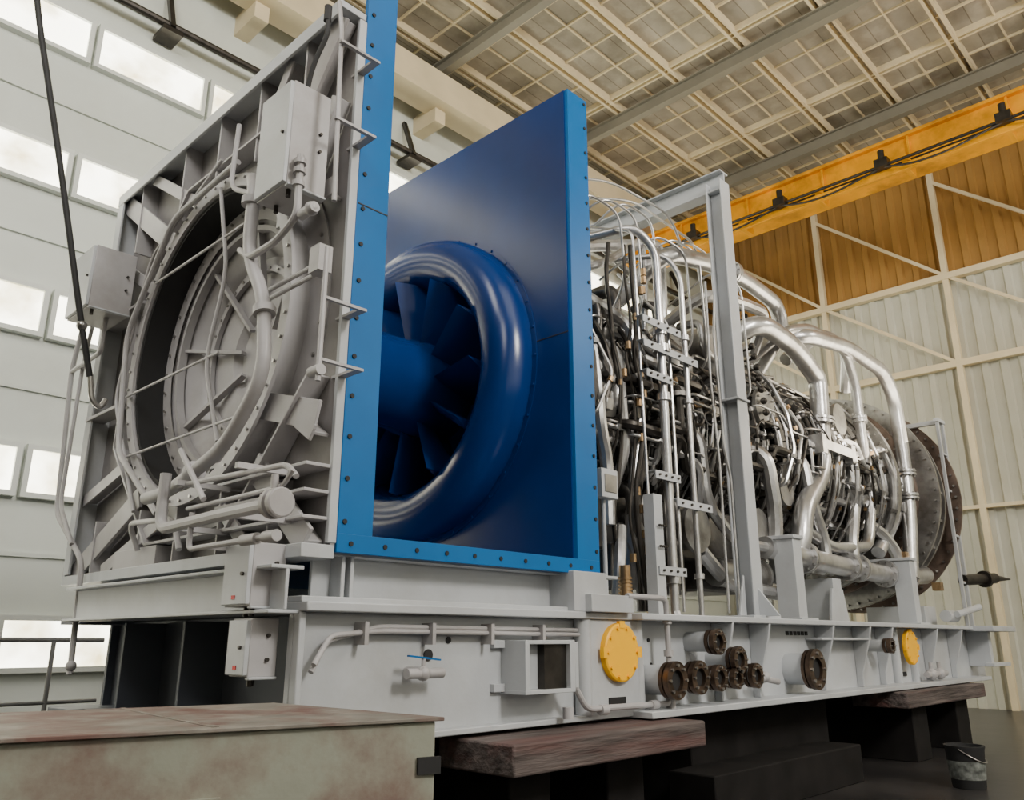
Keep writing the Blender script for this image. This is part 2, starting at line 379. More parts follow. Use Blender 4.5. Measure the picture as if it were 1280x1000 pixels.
for sy,sz,cor in ((1,1,(Y1-.05,Z1-.06)),(1,-1,(Y1-.05,Z0+.03)),(-1,1,(Y0+.05,Z1-.06)),(-1,-1,(Y0+.05,Z0+.03))):
    t0=math.atan2(sz,sy*.8)
    p=pol(1.1,t0);g.bar((2.0,*p),(2.0,*cor),.14,.02,(1,0,0));g.bar((2.04,*p),(2.04,*cor),.02,.09,(1,0,0))
    for off in(-.32,.32):
        p=pol(1.12,t0+off);q=(cor[0]-(sy*.5 if off*sy*sz>0 else 0),cor[1]-(sz*.5 if off*sy*sz<0 else 0))
        g.bar((2.0,*p),(2.0,*q),.08,.015,(1,0,0));g.bar((2.04,*p),(2.04,*q),.015,.09,(1,0,0))
g.bar((2.0,3.17,2.1),(2.0,3.7,2.25),.14,.015,(1,0,0));g.bar((2.0,3.17,3.3),(2.0,3.7,3.3),.1,.02,(1,0,0))
g.bar((2.0,5.4,2.6),(2.0,6.08,2.6),.02,.12,(1,0,0));g.bar((2.0,5.35,3.3),(2.0,6.08,3.3),.02,.12,(1,0,0))
for y in (3.5,4.0,4.5,5.0,5.7): g.box((1.98,y,Z0),(2.1,y+.015,Z0+.36));g.box((1.98,y,Z1-.6),(2.1,y+.015,Z1))
for z in (1.62,1.74,1.86): g.box((1.95,3.16,z),(2.1,4.0,z+.015))
g.box((1.97,4.7,1.5),(2.1,5.3,1.62))
g.done()
g=M('coupling_tunnel_ring',COND,pl)
g.ring((2.12,*c),(-1,0,0),RH-.002,RH+.02,.15,72);g.ring((1.965,*c),(-1,0,0),RH-.005,RH+.07,.02,72);g.ring((2.1,*c),(-1,0,0),RH+.02,RH+.2,.015,72)
g.done()
g=M('tunnel_seal',BLACK,pl);g.ring((2.16,*c),(-1,0,0),RH-.03,RH-.006,.19,72);g.done()
g=M('tunnel_cone',COND,pl)
g.prof((2.16,*c),(-1,0,0),[(-.2,.02),(-.2,.25),(-.16,.3),(-.14,.6),(-.09,.64),(-.03,.8),(0,.8),(0,RH-.02),(.02,RH-.02),(.02,.78)],64,cap=False)
g.ring((2.3,*c),(-1,0,0),.5,.54,.03,48);g.ring((2.2,*c),(-1,0,0),.72,.75,.05,48)
for i in range(8):
    t=i*math.pi/4+.2;g.bar((2.33,*pol(.2,t)),(2.18,*pol(.78,t)),.02,.04,(1,0,0))
g.done()
g=M('tunnel_bolts',STEEL,pl);g.bolts((1.945,*c),(-1,0,0),RH+.045,48,.009,.012);g.bolts((2.14,*c),(-1,0,0),.85,40,.010,.014);g.bolts((2.085,*c),(-1,0,0),RH+.15,40,.011,.012)
g.bolts((2.27,*c),(-1,0,0),.52,30,.009,.012)
g.done()
def loop(m,x,R,a0,a1,r,n=8,cc=c,flat=True):
    k=max(2,int(abs(a1-a0)/(math.pi/4)))
    m.tube([(x,cc[0]+R*math.cos(a0+(a1-a0)*i/k),cc[1]+R*math.sin(a0+(a1-a0)*i/k)) for i in range(k+1)],r,.12)
g=M('bulkhead_conduits',COND,pl)
loop(g,1.9,1.04,math.radians(-80),math.radians(110),.018)
loop(g,1.92,1.12,math.radians(-60),math.radians(95),.012)
g.tube([(1.84,3.72,3.5),(1.8,3.61,3.35),(1.8,3.61,2.99),(1.8,3.40,2.70),(1.8,3.33,2.28),(1.8,3.65,1.99),(1.8,4.23,1.84),(1.8,4.5,1.84)],.034,.15,14)
for p,d in (((1.8,3.385,2.62),(0,.1,.4)),((1.8,3.62,3.3),(0,0,1)),((1.8,3.95,1.91),(0,-1,.3))): 
    d=V(d).normalized();g.cyl(V(p)-d*.02,V(p)+d*.02,.054);
g.tube([(1.7,3.0,1.63),(1.7,3.4,1.63),(1.7,4.04,1.62),(1.7,4.04,1.9)],.028)
g.prof((1.7,3.03,1.63),(0,-1,0),[(0,.04),(.04,.04),(.04,.062),(.065,.062),(.065,.045),(.09,.045),(.09,.062),(.115,.062),(.12,.055)],24)
g.cyl((1.7,2.98,1.66),(1.7,2.98,1.75),.015)
g.tube([(1.75,4.0,1.84),(1.75,2.98,1.8),(1.75,2.9,1.74)],.013);g.tube([(1.72,3.8,1.7),(1.72,2.95,1.7),(1.72,2.88,1.76)],.01)
g.tube([(1.7,3.7,1.67),(1.7,3.7,1.5),(1.7,2.95,1.5)],.013);g.cyl((1.7,3.2,1.5),(1.7,3.08,1.5),.024);g.cyl((1.7,3.02,1.5),(1.7,2.93,1.5),.024)
g.tube([(1.7,3.6,1.72),(1.7,3.85,1.95),(1.7,3.9,2.0)],.014)
for (y,z) in ((3.9,1.62),(3.3,1.62),(3.9,1.84),(3.3,1.84),(3.5,1.5)): g.box((1.7,y,z-.012),(1.98,y+.03,z+.012))
g.tube([(1.9,3.08,4.3),(1.9,3.04,4.1),(1.9,3.0,3.1)],.013)
g.tube([(1.78,3.13,3.35),(1.78,3.12,3.02),(1.78,3.3,2.95),(1.78,3.55,2.95),(1.8,3.7,3.05)],.018)
g.tube([(1.88,3.0,2.85),(1.88,3.0,2.2)],.013);g.box((1.84,3.0,2.73),(1.91,3.08,2.86));g.tube([(1.88,3.1,2.74),(1.88,3.5,2.74)],.012);g.tube([(1.88,3.1,2.79),(1.88,3.52,2.79)],.012)
for z in (3.25,3.3,3.18): g.cyl((1.78,3.13,z),(1.78,3.13,z+.025),.03)
g.cyl((1.8,3.0,3.03),(1.8,3.12,3.03),.026);g.sphere((1.8,3.03,3.03),.034)
g.cyl((1.88,2.98,2.25),(1.88,3.06,2.25),.026)
for z in (4.0,3.55,2.6,2.3): g.box((1.88,3.0,z),(2.12,3.02,z+.012));g.box((2.08,3.0,z),(2.12,3.2,z+.012))
g.tube([(1.85,6.12,3.4),(1.85,6.25,3.0),(1.9,6.25,1.95),(1.9,5.62,1.58),(1.9,5.55,.9)],.018,.1)
g.tube([(1.88,6.02,3.4),(1.88,6.12,3.0),(1.88,6.14,2.0),(1.88,5.8,1.7)],.014,.1)
g.tube([(1.85,6.25,2.98),(1.85,5.7,3.0),(1.85,5.7,3.3)],.016)
g.sphere((1.9,5.55,.95),.032)
for z,y0,y1 in ((2.2,3.7,5.2),(3.35,3.9,5.1),(2.62,4.1,5.35)): g.tube([(1.93,y0,z),(1.93,y1,z)],.008)
g.tube([(1.93,4.3,3.72),(1.93,4.1,3.1),(1.93,4.25,2.6),(1.93,4.0,2.1)],.012,.15)
g.tube([(1.84,3.95,3.95),(1.84,3.98,3.55),(1.84,3.7,3.4)],.014,.1)
g.tube([(1.95,4.9,1.6),(1.88,4.9,1.75),(1.88,4.3,1.72),(1.88,4.2,1.55)],.016,.1)
g.done()
g=M('black_lead',BLACK,pl);g.tube([(1.85,3.1,4.2),(1.85,3.08,4.08),(1.82,3.16,3.9),(1.82,3.2,3.74)],.013,.15);g.cyl((1.85,3.1,4.16),(1.85,3.1,4.25),.02);g.done()
# ------------------------------------------------------------ blue flange frame + bell mouth
bp=empty('blue_inlet_bellmouth_panel')
PX=3.82
g=M('opening_flange',BLUE,bp,.002)
g.box((2.125,3.142,1.565),(2.32,3.17,4.95));g.box((2.125,3.14,1.48),(4.04,3.172,1.565));g.box((PX+.01,3.141,1.565),(4.04,3.17,4.86))
g.box((2.14,3.17,1.485),(4.02,6.1,1.495))
g.box((PX+.02,3.17,4.84),(4.04,6.15,4.86));g.box((4.02,3.17,1.495),(4.04,6.15,4.84))
g.done()
g=M('flange_bolt_holes',BLACK,bp)
for i in range(17):
    z=1.62+i*.2
    if z<4.84: g.cyl((2.16,3.143,z),(2.16,3.134,z),.012,n=10);g.cyl((4.01,3.143,z),(4.01,3.134,z),.012,n=10);
for i in range(10): g.cyl((2.2+.195*i,3.143,1.522),(2.2+.195*i,3.134,1.522),.012,n=10)
g.done()
g=M('bellmouth_bulkhead',DBLUE,bp)
g.holed(PX,PX+.02,3.168,6.15,1.49,4.855,(CY,CZ),.9);g.prof((2.37,4.42,2.82),(1,0,0),[(0,.95),(.015,.95)],48);g.done()
g=M('panel_seam',DKST,bp);g.box((PX-.002,3.17,3.02),(PX+.001,3.5,3.026));g.box((2.13,3.139,3.24),(2.318,3.142,3.246));g.done()
g=M('mounting_ring',DBLUE,bp);g.ring((PX,CY,CZ),(-1,0,0),1.15,1.2,.008,72);g.done()
g=M('bellmouth_ring',DBLUE,bp)
pr=[(0,1.16),(.06,1.165),(.12,1.155),(.18,1.125),(.225,1.07),(.245,1.0),(.24,.94),(.215,.88),(.17,.835),(.1,.805),(0,.79),(-.2,.78),(-.3,.78)]
g.prof((PX,CY,CZ),(-1,0,0),pr,96,cap=False);g.done(1.2)
g=M('bellmouth_bolts',DBLUE,bp);g.bolts((PX-.005,CY,CZ),(-1,0,0),1.185,36,.01,.012);g.done()
g=M('hub_tunnel',DBLUE,bp)
g.prof((2.39,CY,CZ),(1,0,0),[(0,.42),(.02,.46),(.5,.40),(.9,.34),(1.2,.34),(1.3,.37),(1.68,.38)],48);g.done(1.2)
g=M('inlet_struts',DBLUE,bp)
for i in range(12):
    t=2*math.pi*(i)/12+.02
    dr=V((0,math.cos(t),math.sin(t)));tn=V((0,-math.sin(t),math.cos(t)))
    o=V((0,CY,CZ));R=[]
    for r in (.28,.82):
        w=.02 if r<.5 else .035
        ch=[(3.54 if r>.5 else 3.66,0),(3.70,w),(4.08,w),(4.08,-w),(3.70,-w)]
        R.append([g.bm.verts.new(o+dr*r+V((x,0,0))+tn*(q+(x-3.65)*.3)) for x,q in ch])
    g.rings(R)
g.done()
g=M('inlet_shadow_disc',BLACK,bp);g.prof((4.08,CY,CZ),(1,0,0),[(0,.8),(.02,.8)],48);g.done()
# ------------------------------------------------------------ junction boxes
def jbox(x0,x1,y0,y1,z0,z1,tag=False):
    e=empty('electrical_junction_box')
    g=M('case',COND,e,.004);g.box((x0+.02,y0,z0),(x1,y1,z1));g.done()
    g=M('door',WHITE,e,.003);g.box((x0,y0+.004,z0+.008),(x0+.02,y1-.004,z1-.008));g.box((x0+.02,y0-.012,z0-.01),(x1,y0+.02,z0));g.done()
    g=M('latches',DKST,e);zc=(z0+z1)/2
    g.cyl((x0,y0+.04,zc),(x0-.012,y0+.04,zc),.008);g.cyl((x0+.06,y0+.05,z0),(x0+.06,y0+.05,z0-.04),.012);g.cyl((x0+.1,y1-.05,z0),(x0+.1,y1-.05,z0-.04),.012)
    g.cyl((x1-.05,(y0),zc+.05),(x1-.05,y0-.015,zc+.05),.008);g.cyl((x1-.05,y0,zc-.05),(x1-.05,y0-.015,zc-.05),.008);g.done()
    if tag:
        g=M('warning_tag',RED,e);g.box((x0-.003,(y0+y1)/2-.015,z0+.03),(x0,(y0+y1)/2+.01,z0+.045));g.done()
    return e
jbox(1.72,1.95,3.17,3.45,3.2,3.78);jbox(1.66,1.95,5.55,5.95,3.25,3.7);jbox(1.78,1.96,3.28,3.5,1.24,1.51,True);jbox(1.81,1.96,3.3,3.46,.95,1.19,True)
# ------------------------------------------------------------ gas turbine
gt=empty('gas_turbine')
pr=[(4.1,1.0),(4.4,1.0),(4.4,.93),(4.8,.9),(4.8,.98),(4.86,.98),(4.86,.88),(5.5,.88),(5.5,.97),(5.58,.97),(5.58,.86),(6.4,.86),(6.4,.96),(6.48,.96),(6.48,.86),
(7.3,.88),(7.3,.98),(7.38,.98),(7.38,.88),(7.6,.9),(7.6,1.08),(7.68,1.08),(7.68,.9)]
g=M('compressor_casing',CASE,gt)
g.prof((0,CY,CZ),(1,0,0),pr,72,cap=False);g.done(.5)
pr2=[(7.68,.9),(8.1,.98),(8.1,1.06),(8.17,1.06),(8.17,.98),(8.9,1.0),(8.9,1.1),(8.98,1.1),(8.98,.98),(9.6,.96),(9.6,1.12),(9.68,1.12),(9.68,1.0),(10.1,1.02),(10.1,1.3),(10.2,1.3),(10.2,1.05),(10.6,1.05)]
g=M('combustor_casing',CASE2,gt)
g.prof((0,CY,CZ),(1,0,0),pr2,72,cap=False);g.done(.5)
pr=pr+pr2
g=M('exhaust_casing',BROWN,gt)
g.prof((0,CY,CZ),(1,0,0),[(10.6,.6),(10.6,1.3),(10.68,1.3),(10.68,1.15),(11.1,1.2),(11.85,1.3),(11.85,.2)],72,cap=False)
g.ring((11.9,CY,CZ),(1,0,0),1.2,1.47,.04,72)
g.done(.5)
g=M('exhaust_flange_rings',CASE2,gt)
g.ring((11.1,CY,CZ),(1,0,0),1.2,1.45,.05,72);g.ring((11.45,CY,CZ),(1,0,0),1.25,1.4,.04,72)
for i in range(24):
    t=i*math.pi/12;g.bar((11.12,CY+1.38*math.cos(t),CZ+1.38*math.sin(t)),(11.47,CY+1.36*math.cos(t),CZ+1.36*math.sin(t)),.03,.03)
g.done(.5)
g=M('exhaust_probe',DKST,gt);g.cyl((11.9,3.3,1.85),(12.6,3.1,1.9),.07);g.cyl((12.6,3.1,1.9),(12.95,3.0,1.9),.05,.01);g.cyl((12.35,3.17,1.88),(12.4,3.155,1.883),.11);g.done()
def sp(x,R,th): t=math.radians(th);return (x,CY-R*math.cos(t),CZ+R*math.sin(t))
def dirr(th): t=math.radians(th);return V((0,-math.cos(t),math.sin(t)))
g=M('casing_flange_bolts',STEEL,gt)
for (x,R,n) in ((4.79,.94,44),(5.49,.92,48),(6.39,.92,52),(7.29,.94,56),(7.59,1.04,64),(8.09,1.03,60),(8.89,1.06,60),(9.59,1.07,64),(10.09,1.25,64),(10.59,1.25,48),(11.09,1.4,64),(11.89,1.42,60)):
    g.bolts((x,CY,CZ),(-1,0,0),R,n,.016,.03)
g.done()
g=M('vane_levers',STEEL,gt);h=M('vane_rings',SILVER,gt)
for x,R in ((5.0,.88),(5.2,.88),(5.75,.87),(5.95,.87),(6.15,.87),(6.6,.87),(6.85,.88),(7.1,.88)):
    h.ring((x+.07,CY,CZ),(1,0,0),R+.06,R+.1,.03,60)
    for i in range(-9,12):
        th=i*9;p=V(sp(x,R-.02,th));d=dirr(th);g.cyl(p,p+d*.1,.018,n=8);g.bar(p+d*.09,p+d*.09+V((.09,0,0)),.02,.012,tuple(d))
g.done();h.done()
g=M('casing_bosses',SILVER,gt);h=M('accessory_boxes',CASE,gt,.006);h2=M('accessory_housings',CASE2,gt,.006)
def Rat(x):
    r=.88
    for a,b in pr:
        if a<=x and b<1.03:r=b
    return r
for i in range(190):
    x=random.uniform(4.5,10.5);th=random.uniform(-75,85);R=Rat(x);p=V(sp(x,R-.03,th));d=dirr(th)
    L=random.uniform(.06,.22);r=random.uniform(.02,.07)
    g.cyl(p,p+d*L,r,n=14);g.cyl(p+d*L,p+d*(L+.02),r*1.4,n=14)
for i in range(80):
    x=random.uniform(4.5,10.4);th=random.uniform(-75,75);R=Rat(x);p=V(sp(x,R+.02,th));q=p+dirr(th)*random.uniform(.08,.2)
    (h if random.random()<.6 else h2).bar(p,q,random.uniform(.08,.26),random.uniform(.06,.2),(1,0,0))
g.done();h.done();h2.done()
g=M('fuel_nozzles',STEEL,gt)
for i in range(-8,11):
    th=i*10+4;p=V(sp(8.3,.93,th));d=dirr(th);g.cyl(p,p+d*.24,.032,n=10);g.cyl(p+d*.17,p+d*.21,.055,n=8);g.tube([p+d*.22,p+d*.3,p+d*.26+V((-.22,0,0)),p+d*.1+V((-.26,0,0))],.014,.05)
    th=i*10;p=V(sp(9.2,.95,th));d=dirr(th);g.cyl(p,p+d*.12,.04,n=10)
g.done()
g=M('actuation_linkage_row',DKST,gt)
for i in range(22):
    z=1.95+i*.115;yy=3.5+.12*((z-2.95)/1.2)**2;x=7.2+.05*math.sin(i*.3)
    g.sphere((x,yy,z),.035,8);g.tube([(x,yy,z),(x+.12,yy+.02,z+.03),(x+.14,yy+.3,z+.02)],.013,.05,6)
g.done()
g=M('accessory_gearbox',CASE,gt,.02)
g.box((4.7,3.75,1.75),(7.1,5.3,2.2));g.box((4.9,3.7,1.45),(5.9,4.5,1.8));g.box((6.2,3.75,1.5),(7.0,4.9,1.8));g.box((7.3,3.9,1.7),(8.6,5.2,2.1))
g.done()
g=M('gearbox_drums',CASE2,gt)
g.prof((6.65,4.3,2.6),(0,-1,0),[(0,.24),(.42,.24),(.42,.3),(.47,.3),(.47,.22),(.54,.2),(.54,.1),(.58,.1)],36)
g.prof((6.65,4.3,3.75),(0,-1,0),[(0,.26),(.6,.26),(.66,.2),(.66,.08)],36)
g.prof((5.9,3.9,1.98),(0,-1,0),[(0,.17),(.3,.17),(.3,.2),(.34,.2),(.34,.1)],28)
g.prof((5.3,3.9,2.0),(0,-1,0),[(0,.15),(.25,.15),(.25,.18),(.28,.18),(.31,.08)],28)
g.prof((6.2,3.6,1.65),(1,0,0),[(0,.12),(.7,.12),(.7,.15),(.74,.15)],24)
g.prof((7.3,3.85,3.3),(0,-1,0),[(0,.16),(.25,.16),(.25,.2),(.29,.2)],24)
g.prof((7.0,3.9,2.1),(0,-1,0),[(0,.13),(.3,.13),(.3,.17),(.33,.17)],24)
g.prof((5.6,3.9,3.1),(0,-1,0),[(0,.15),(.2,.15),(.2,.19),(.24,.19),(.24,.1)],24)
g.prof((7.6,3.8,2.5),(0,-1,0),[(0,.2),(.15,.2),(.15,.14),(.24,.14)],24)
g.prof((9.2,3.75,2.7),(0,-1,0),[(0,.2),(.15,.2),(.15,.25),(.19,.25),(.22,.12)],28)
g.prof((9.0,3.75,3.5),(0,-1,0),[(0,.14),(.2,.14),(.2,.18),(.24,.18)],24)
g.done()
g=M('drum_bolts',STEEL,gt)
g.bolts((6.65,3.83,2.6),(0,-1,0),.26,20,.014,.02);g.bolts((7.3,3.56,3.3),(0,-1,0),.17,12,.012,.02);g.bolts((9.2,3.56,2.7),(0,-1,0),.22,16,.012,.02);g.done()
g=M('bleed_air_pipes',SILVER,gt);fl=M('pipe_flanges',SILVER,gt);fb=M('pipe_flange_bolts',STEEL,gt)
def flg(p,d,r):
    p=V(p);d=V(d).normalized();fl.cyl(p-d*.035,p-d*.006,r*1.5,n=24);fl.cyl(p+d*.006,p+d*.035,r*1.5,n=24);fb.bolts(p-d*.05,d,r*1.27,10,.011,.1)
PA=[(5.5,4.0,4.0),(5.7,3.6,4.41),(6.46,3.6,4.58),(7.16,3.6,4.64),(7.85,3.6,4.58),(7.95,3.6,4.3),(7.9,3.9,3.9)]
PB=[(6.9,4.0,3.8),(7.14,3.5,4.16),(7.92,3.5,4.11),(8.47,3.5,3.86),(8.47,3.5,3.7),(8.36,3.5,2.8),(7.79,3.5,2.35),(7.66,3.5,1.99),(7.66,3.7,1.5)]
PC=[(7.7,4.0,3.9),(7.85,3.55,4.25),(8.37,3.5,4.42),(9.35,3.5,4.44),(9.56,3.5,4.03),(9.56,3.5,3.24),(9.62,3.5,2.65),(9.36,3.5,2.1),(8.37,3.5,2.01),(7.85,3.6,2.2)]
PD=[(8.0,4.1,4.2),(8.12,3.45,4.26),(9.21,3.42,4.40),(10.32,3.42,4.37),(10.62,3.42,4.07),(10.64,3.42,3.25),(10.6,3.42,2.62),(10.35,3.42,1.8)]
PE=[(9.8,4.0,3.3),(9.96,3.6,3.27),(10.57,3.55,3.13),(10.57,3.55,2.62),(9.9,3.6,2.08)]
PH=[(6.9,3.5,1.9),(7.2,3.5,1.88),(8.72,3.5,1.83),(10.08,3.5,1.81),(11.23,3.5,1.88),(11.5,3.8,2.0)]
for P,r in ((PA,.08),(PB,.1),(PC,.058),(PD,.085),(PE,.08),(PH,.1)): g.tube(P,r,r*2.6,18)
flg((8.43,3.5,3.35),(.11,0,.9),.1);flg((6.9,3.6,4.62),(1,0,.05),.08);flg((9.56,3.5,3.6),(0,0,1),.058);flg((9.6,3.5,2.8),(-.06,0,.6),.058);flg((10.63,3.42,3.1),(0,0,1),.085);flg((10.62,3.42,2.8),(0,0,1),.085);flg((10.57,3.55,2.9),(0,0,1),.08)
for x in (7.7,8.7,8.95,9.75,10.4): flg((x,3.5,1.875-.02*(x-7.2)),(1,0,-.02),.1)
g.tube([(6.2,4.1,3.9),(6.3,3.6,4.2),(6.9,3.55,4.3),(7.5,3.55,4.35),(7.6,3.8,4.0)],.06)
g.tube([(8.9,3.8,3.6),(9.05,3.5,3.2),(9.1,3.5,2.5),(8.9,3.5,2.1),(8.9,3.5,1.85)],.065)
g.tube([(9.3,3.9,2.4),(9.9,3.6,2.4),(10.2,3.5,2.1),(10.2,3.5,1.85)],.07)
g.tube([(7.9,3.8,3.0),(8.0,3.55,2.9),(8.0,3.5,2.4),(8.2,3.5,2.1),(8.2,3.5,1.85)],.06)
g.tube([(7.0,3.8,2.9),(7.1,3.5,2.8),(7.2,3.5,2.2),(7.2,3.6,1.6)],.07)
g.tube([(8.6,3.9,4.2),(9.2,3.7,4.65),(10.0,3.7,4.65),(10.3,3.9,4.2)],.075)
g.tube([(10.8,3.55,2.2),(11.0,3.5,2.6),(11.0,3.55,3.6)],.03)
g.tube([(5.0,3.85,3.6),(5.2,3.65,3.5),(5.8,3.62,3.4),(6.1,3.7,3.5),(6.2,3.9,3.9)],.06)
g.tube([(5.9,3.8,2.9),(6.0,3.55,2.8),(6.05,3.55,2.2),(6.4,3.5,1.9),(7.1,3.5,1.9)],.05)
g.done()
fl.box((8.1,3.36,3.0),(8.95,3.46,3.1));fl.box((8.1,3.36,2.95),(8.2,3.56,3.15));fl.box((8.85,3.36,2.95),(8.95,3.56,3.15))
fl.done();fb.done()
g=M('forward_pipe_cluster',SILVER,gt);k=M('forward_dark_pipes',CASE,gt)
for (x,y,z,x2,z2,r) in ((4.4,4.0,4.1,6.1,4.75,.05),(4.5,3.8,3.9,5.5,4.5,.035),(4.6,4.1,4.4,5.9,4.3,.03)):
    g.tube([(x,y,z),(x+.4,y-.1,z+.15),(x2,y-.1,z2),(x2+.15,y,z2-.5),(x2+.2,y+.1,3.2)],r,.15)
g.tube([(4.6,3.8,3.8),(5.19,3.65,3.6),(5.19,3.6,2.86),(5.10,3.6,2.32),(5.09,3.7,1.5)],.05)
g.tube([(4.5,3.9,3.5),(4.95,3.6,3.3),(5.0,3.6,2.5),(4.9,3.7,2.1)],.04)
g.tube([(5.1,3.9,2.0),(5.1,3.6,1.8),(5.12,3.6,1.3)],.06);g.tube([(6.0,3.6,1.8),(6.3,3.55,1.55),(7.1,3.5,1.5)],.06)
g.tube([(4.9,3.6,1.9),(4.8,3.55,1.6),(4.8,3.6,1.28)],.045)
g.tube([(4.4,3.8,3.2),(4.6,3.55,3.0),(4.62,3.55,2.6),(4.75,3.6,2.4),(4.75,3.6,1.9)],.05)
g.tube([(5.3,3.8,2.7),(5.5,3.55,2.6),(5.9,3.5,2.5),(6.0,3.6,2.2)],.035)
for i in range(22):
    x=random.uniform(4.4,6.6);z=random.uniform(2.2,4.0);y=3.62+random.uniform(0,.25);r=random.choice((.02,.03,.04,.06))
    dx=random.uniform(-.4,.5);dz=random.uniform(.3,.8)
    (k if random.random()<.75 else g).tube([(x,y+.25,z),(x,y,z),(x,y,z-dz*.5),(x+dx,y,z-dz*.6),(x+dx,y,z-dz),(x+dx,y+.3,z-dz)],r,.12,12)
g.done();k.done()
g=M('small_bore_tubing',SILVER,gt);h=M('dark_tubing',DKST,gt);j=M('tube_unions',STEEL,gt);j2=M('brass_unions',BRASS,gt)
for i in range(230):
    x=random.uniform(4.4,10.4)
    m=g if random.random()<(.35 if x<7 else .5) else h
    R=Rat(x)+random.uniform(.08,.28);a0=random.uniform(-70,10);a1=a0+random.uniform(20,70)
    pts=[sp(x,Rat(x)-.02,a0)];k=int((a1-a0)/14)
    xx=x
    for q in range(k+1):
        if random.random()<.3: xx+=random.uniform(-.25,.25)
        pts.append(sp(xx,R,a0+(a1-a0)*q/k))
    pts.append(sp(xx,Rat(xx)-.02,a1))
    r=random.choice((.007,.009,.012,.012,.016,.02,.035))
    m.tube(pts,r,.07,8)
    for q in (2,len(pts)-2):
        p0=V(pts[q]);p1=V(pts[q-1]);d=(p1-p0).normalized();(j if random.random()<.7 else j2).cyl(p0+d*.05,p0+d*.09,r*1.7,n=8)
for i in range(110):
    m=g if random.random()<.5 else h
    th=random.uniform(-65,80);x=random.uniform(4.4,9.3);L=random.uniform(.4,1.4);R=1.02+random.uniform(0,.18)
    t2=th+random.uniform(-14,14)
    m.tube([sp(x,.8,th),sp(x,R,th),sp(x+L*.5,R,th),sp(x+L*.6,R,t2),sp(x+L,R,t2),sp(x+L,.85,t2)],random.choice((.008,.01,.014,.02,.04)),.07,8)
g.done();h.done();j.done();j2.done()
# ------------------------------------------------------------ near piping rack
rk=gt
g=M('rack_uprights',SILVER,rk)
g.tube([(4.9,3.9,4.35),(5.1,3.5,4.4),(5.25,3.4,4.2),(5.25,3.4,1.05)],.036,.12,14)
g.tube([(5.3,3.9,4.3),(5.55,3.5,4.3),(5.61,3.4,4.1),(5.61,3.4,1.12)],.024,.1,12)
g.tube([(5.0,3.9,4.5),(5.0,3.45,4.3),(4.98,3.42,3.4),(5.02,3.42,1.3)],.012,.08)
g.tube([(5.4,3.9,4.2),(5.4,3.42,3.6),(5.4,3.42,1.3)],.014,.08)
g.tube([(5.25,3.4,1.3),(5.25,3.3,1.05),(5.1,3.2,.98)],.036)
for z in (3.45,2.9,1.5): g.cyl((5.25,3.4,z),(5.25,3.4,z+.06),.055);g.cyl((5.61,3.4,z+.05),(5.61,3.4,z+.09),.04)
g.cyl((5.25,3.4,3.3),(5.25,3.4,3.36),.07);g.cyl((5.61,3.4,3.3),(5.61,3.4,3.34),.05)
g.tube([(5.98,3.3,3.95),(5.92,3.3,3.6),(5.96,3.3,2.62),(6.03,3.3,2.37),(6.02,3.3,1.34)],.011)
g.tube([(5.88,3.32,4.1),(5.85,3.32,3.2),(5.9,3.32,2.5),(5.88,3.32,1.3)],.011)
for i in range(7):
    x=4.4+i*.33;y=3.55+.06*(i%3);zt=4.5+.12*(i%3)
    g.tube([(x,4.1,zt-.3),(x+.1,y,zt),(x+.5,y-.05,zt-.05),(x+.62,y,3.9-.1*i),(x+.6,y+.3,3.4)],.011,.15)
g.tube([(4.3,4.0,4.75),(5.2,3.8,5.0),(6.0,3.7,4.95),(6.2,3.7,4.6)],.012,.2);g.tube([(4.4,4.0,4.6),(5.4,3.7,4.85),(6.6,3.8,4.9),(6.8,3.9,4.6)],.012,.2)
g.done()
g=M('clamp_brackets',WHITE,rk,.002)
for (x0,x1,z) in ((4.94,5.47,3.5),(4.94,5.71,3.3),(4.96,5.31,3.06),(5.01,5.34,2.28),(5.28,5.78,2.1),(5.0,5.35,1.58)): g.box((x0,3.345,z-.03),(x1,3.355,z+.03));g.box((x0,3.345,z+.025),(x1,3.42,z+.03))
g.box((4.98,3.36,1.27),(5.09,3.37,2.13));g.box((4.98,3.36,1.27),(4.99,3.45,2.13));g.box((4.9,3.33,1.25),(5.15,3.5,1.27))
g.done()
g=M('bracket_clips',DKST,rk)
for (x0,x1,z) in ((4.94,5.47,3.5),(4.94,5.71,3.3),(4.96,5.31,3.06),(5.01,5.34,2.28),(5.28,5.78,2.1),(5.0,5.35,1.58),(5.0,5.1,1.9),(5.0,5.1,1.75)):
    for k in range(4): xx=x0+(x1-x0)*(k+.5)/4;g.cyl((xx,3.345,z),(xx,3.33,z),.009,n=8)
g.done()
g=M('flexible_hoses',DKST,rk)
for dx,dy,r in ((0,0,.02),(.09,.05,.016),(-.16,.1,.018),(.2,.1,.014),(-.05,.03,.012)):
    pts=[]
    for (x,z) in ((5.01,4.2),(5.01,3.92),(5.06,3.5),(5.02,3.24),(5.1,2.9),(5.1,2.53),(4.99,2.2),(4.97,1.96),(5.04,1.6),(5.04,1.3)):
        pts.append((x+dx+random.uniform(-.04,.04),3.5+dy,z))
    g.tube(pts,r,.15)
g.done()
g=M('hose_ferrules',BRASS,rk)
for i in range(16):
    x=5.02+random.uniform(-.15,.2);z=random.uniform(1.5,4.0);g.cyl((x,3.5,z),(x,3.5,z+.06),.024,n=8)
g.done()
g=M('copper_bellows',BRASS,rk)
for (x,y) in ((5.12,3.5),(4.72,3.45)):
    for k in range(10): g.cyl((x,y,1.28+k*.025),(x,y,1.295+k*.025),.05,n=16)
    g.cyl((x,y,1.26),(x,y,1.6),.04,n=16)
for (x,z) in ((10.2,1.5),(10.2,2.0),(11.3,1.7)): g.box((x,3.4,z),(x+.12,3.5,z+.1)) 
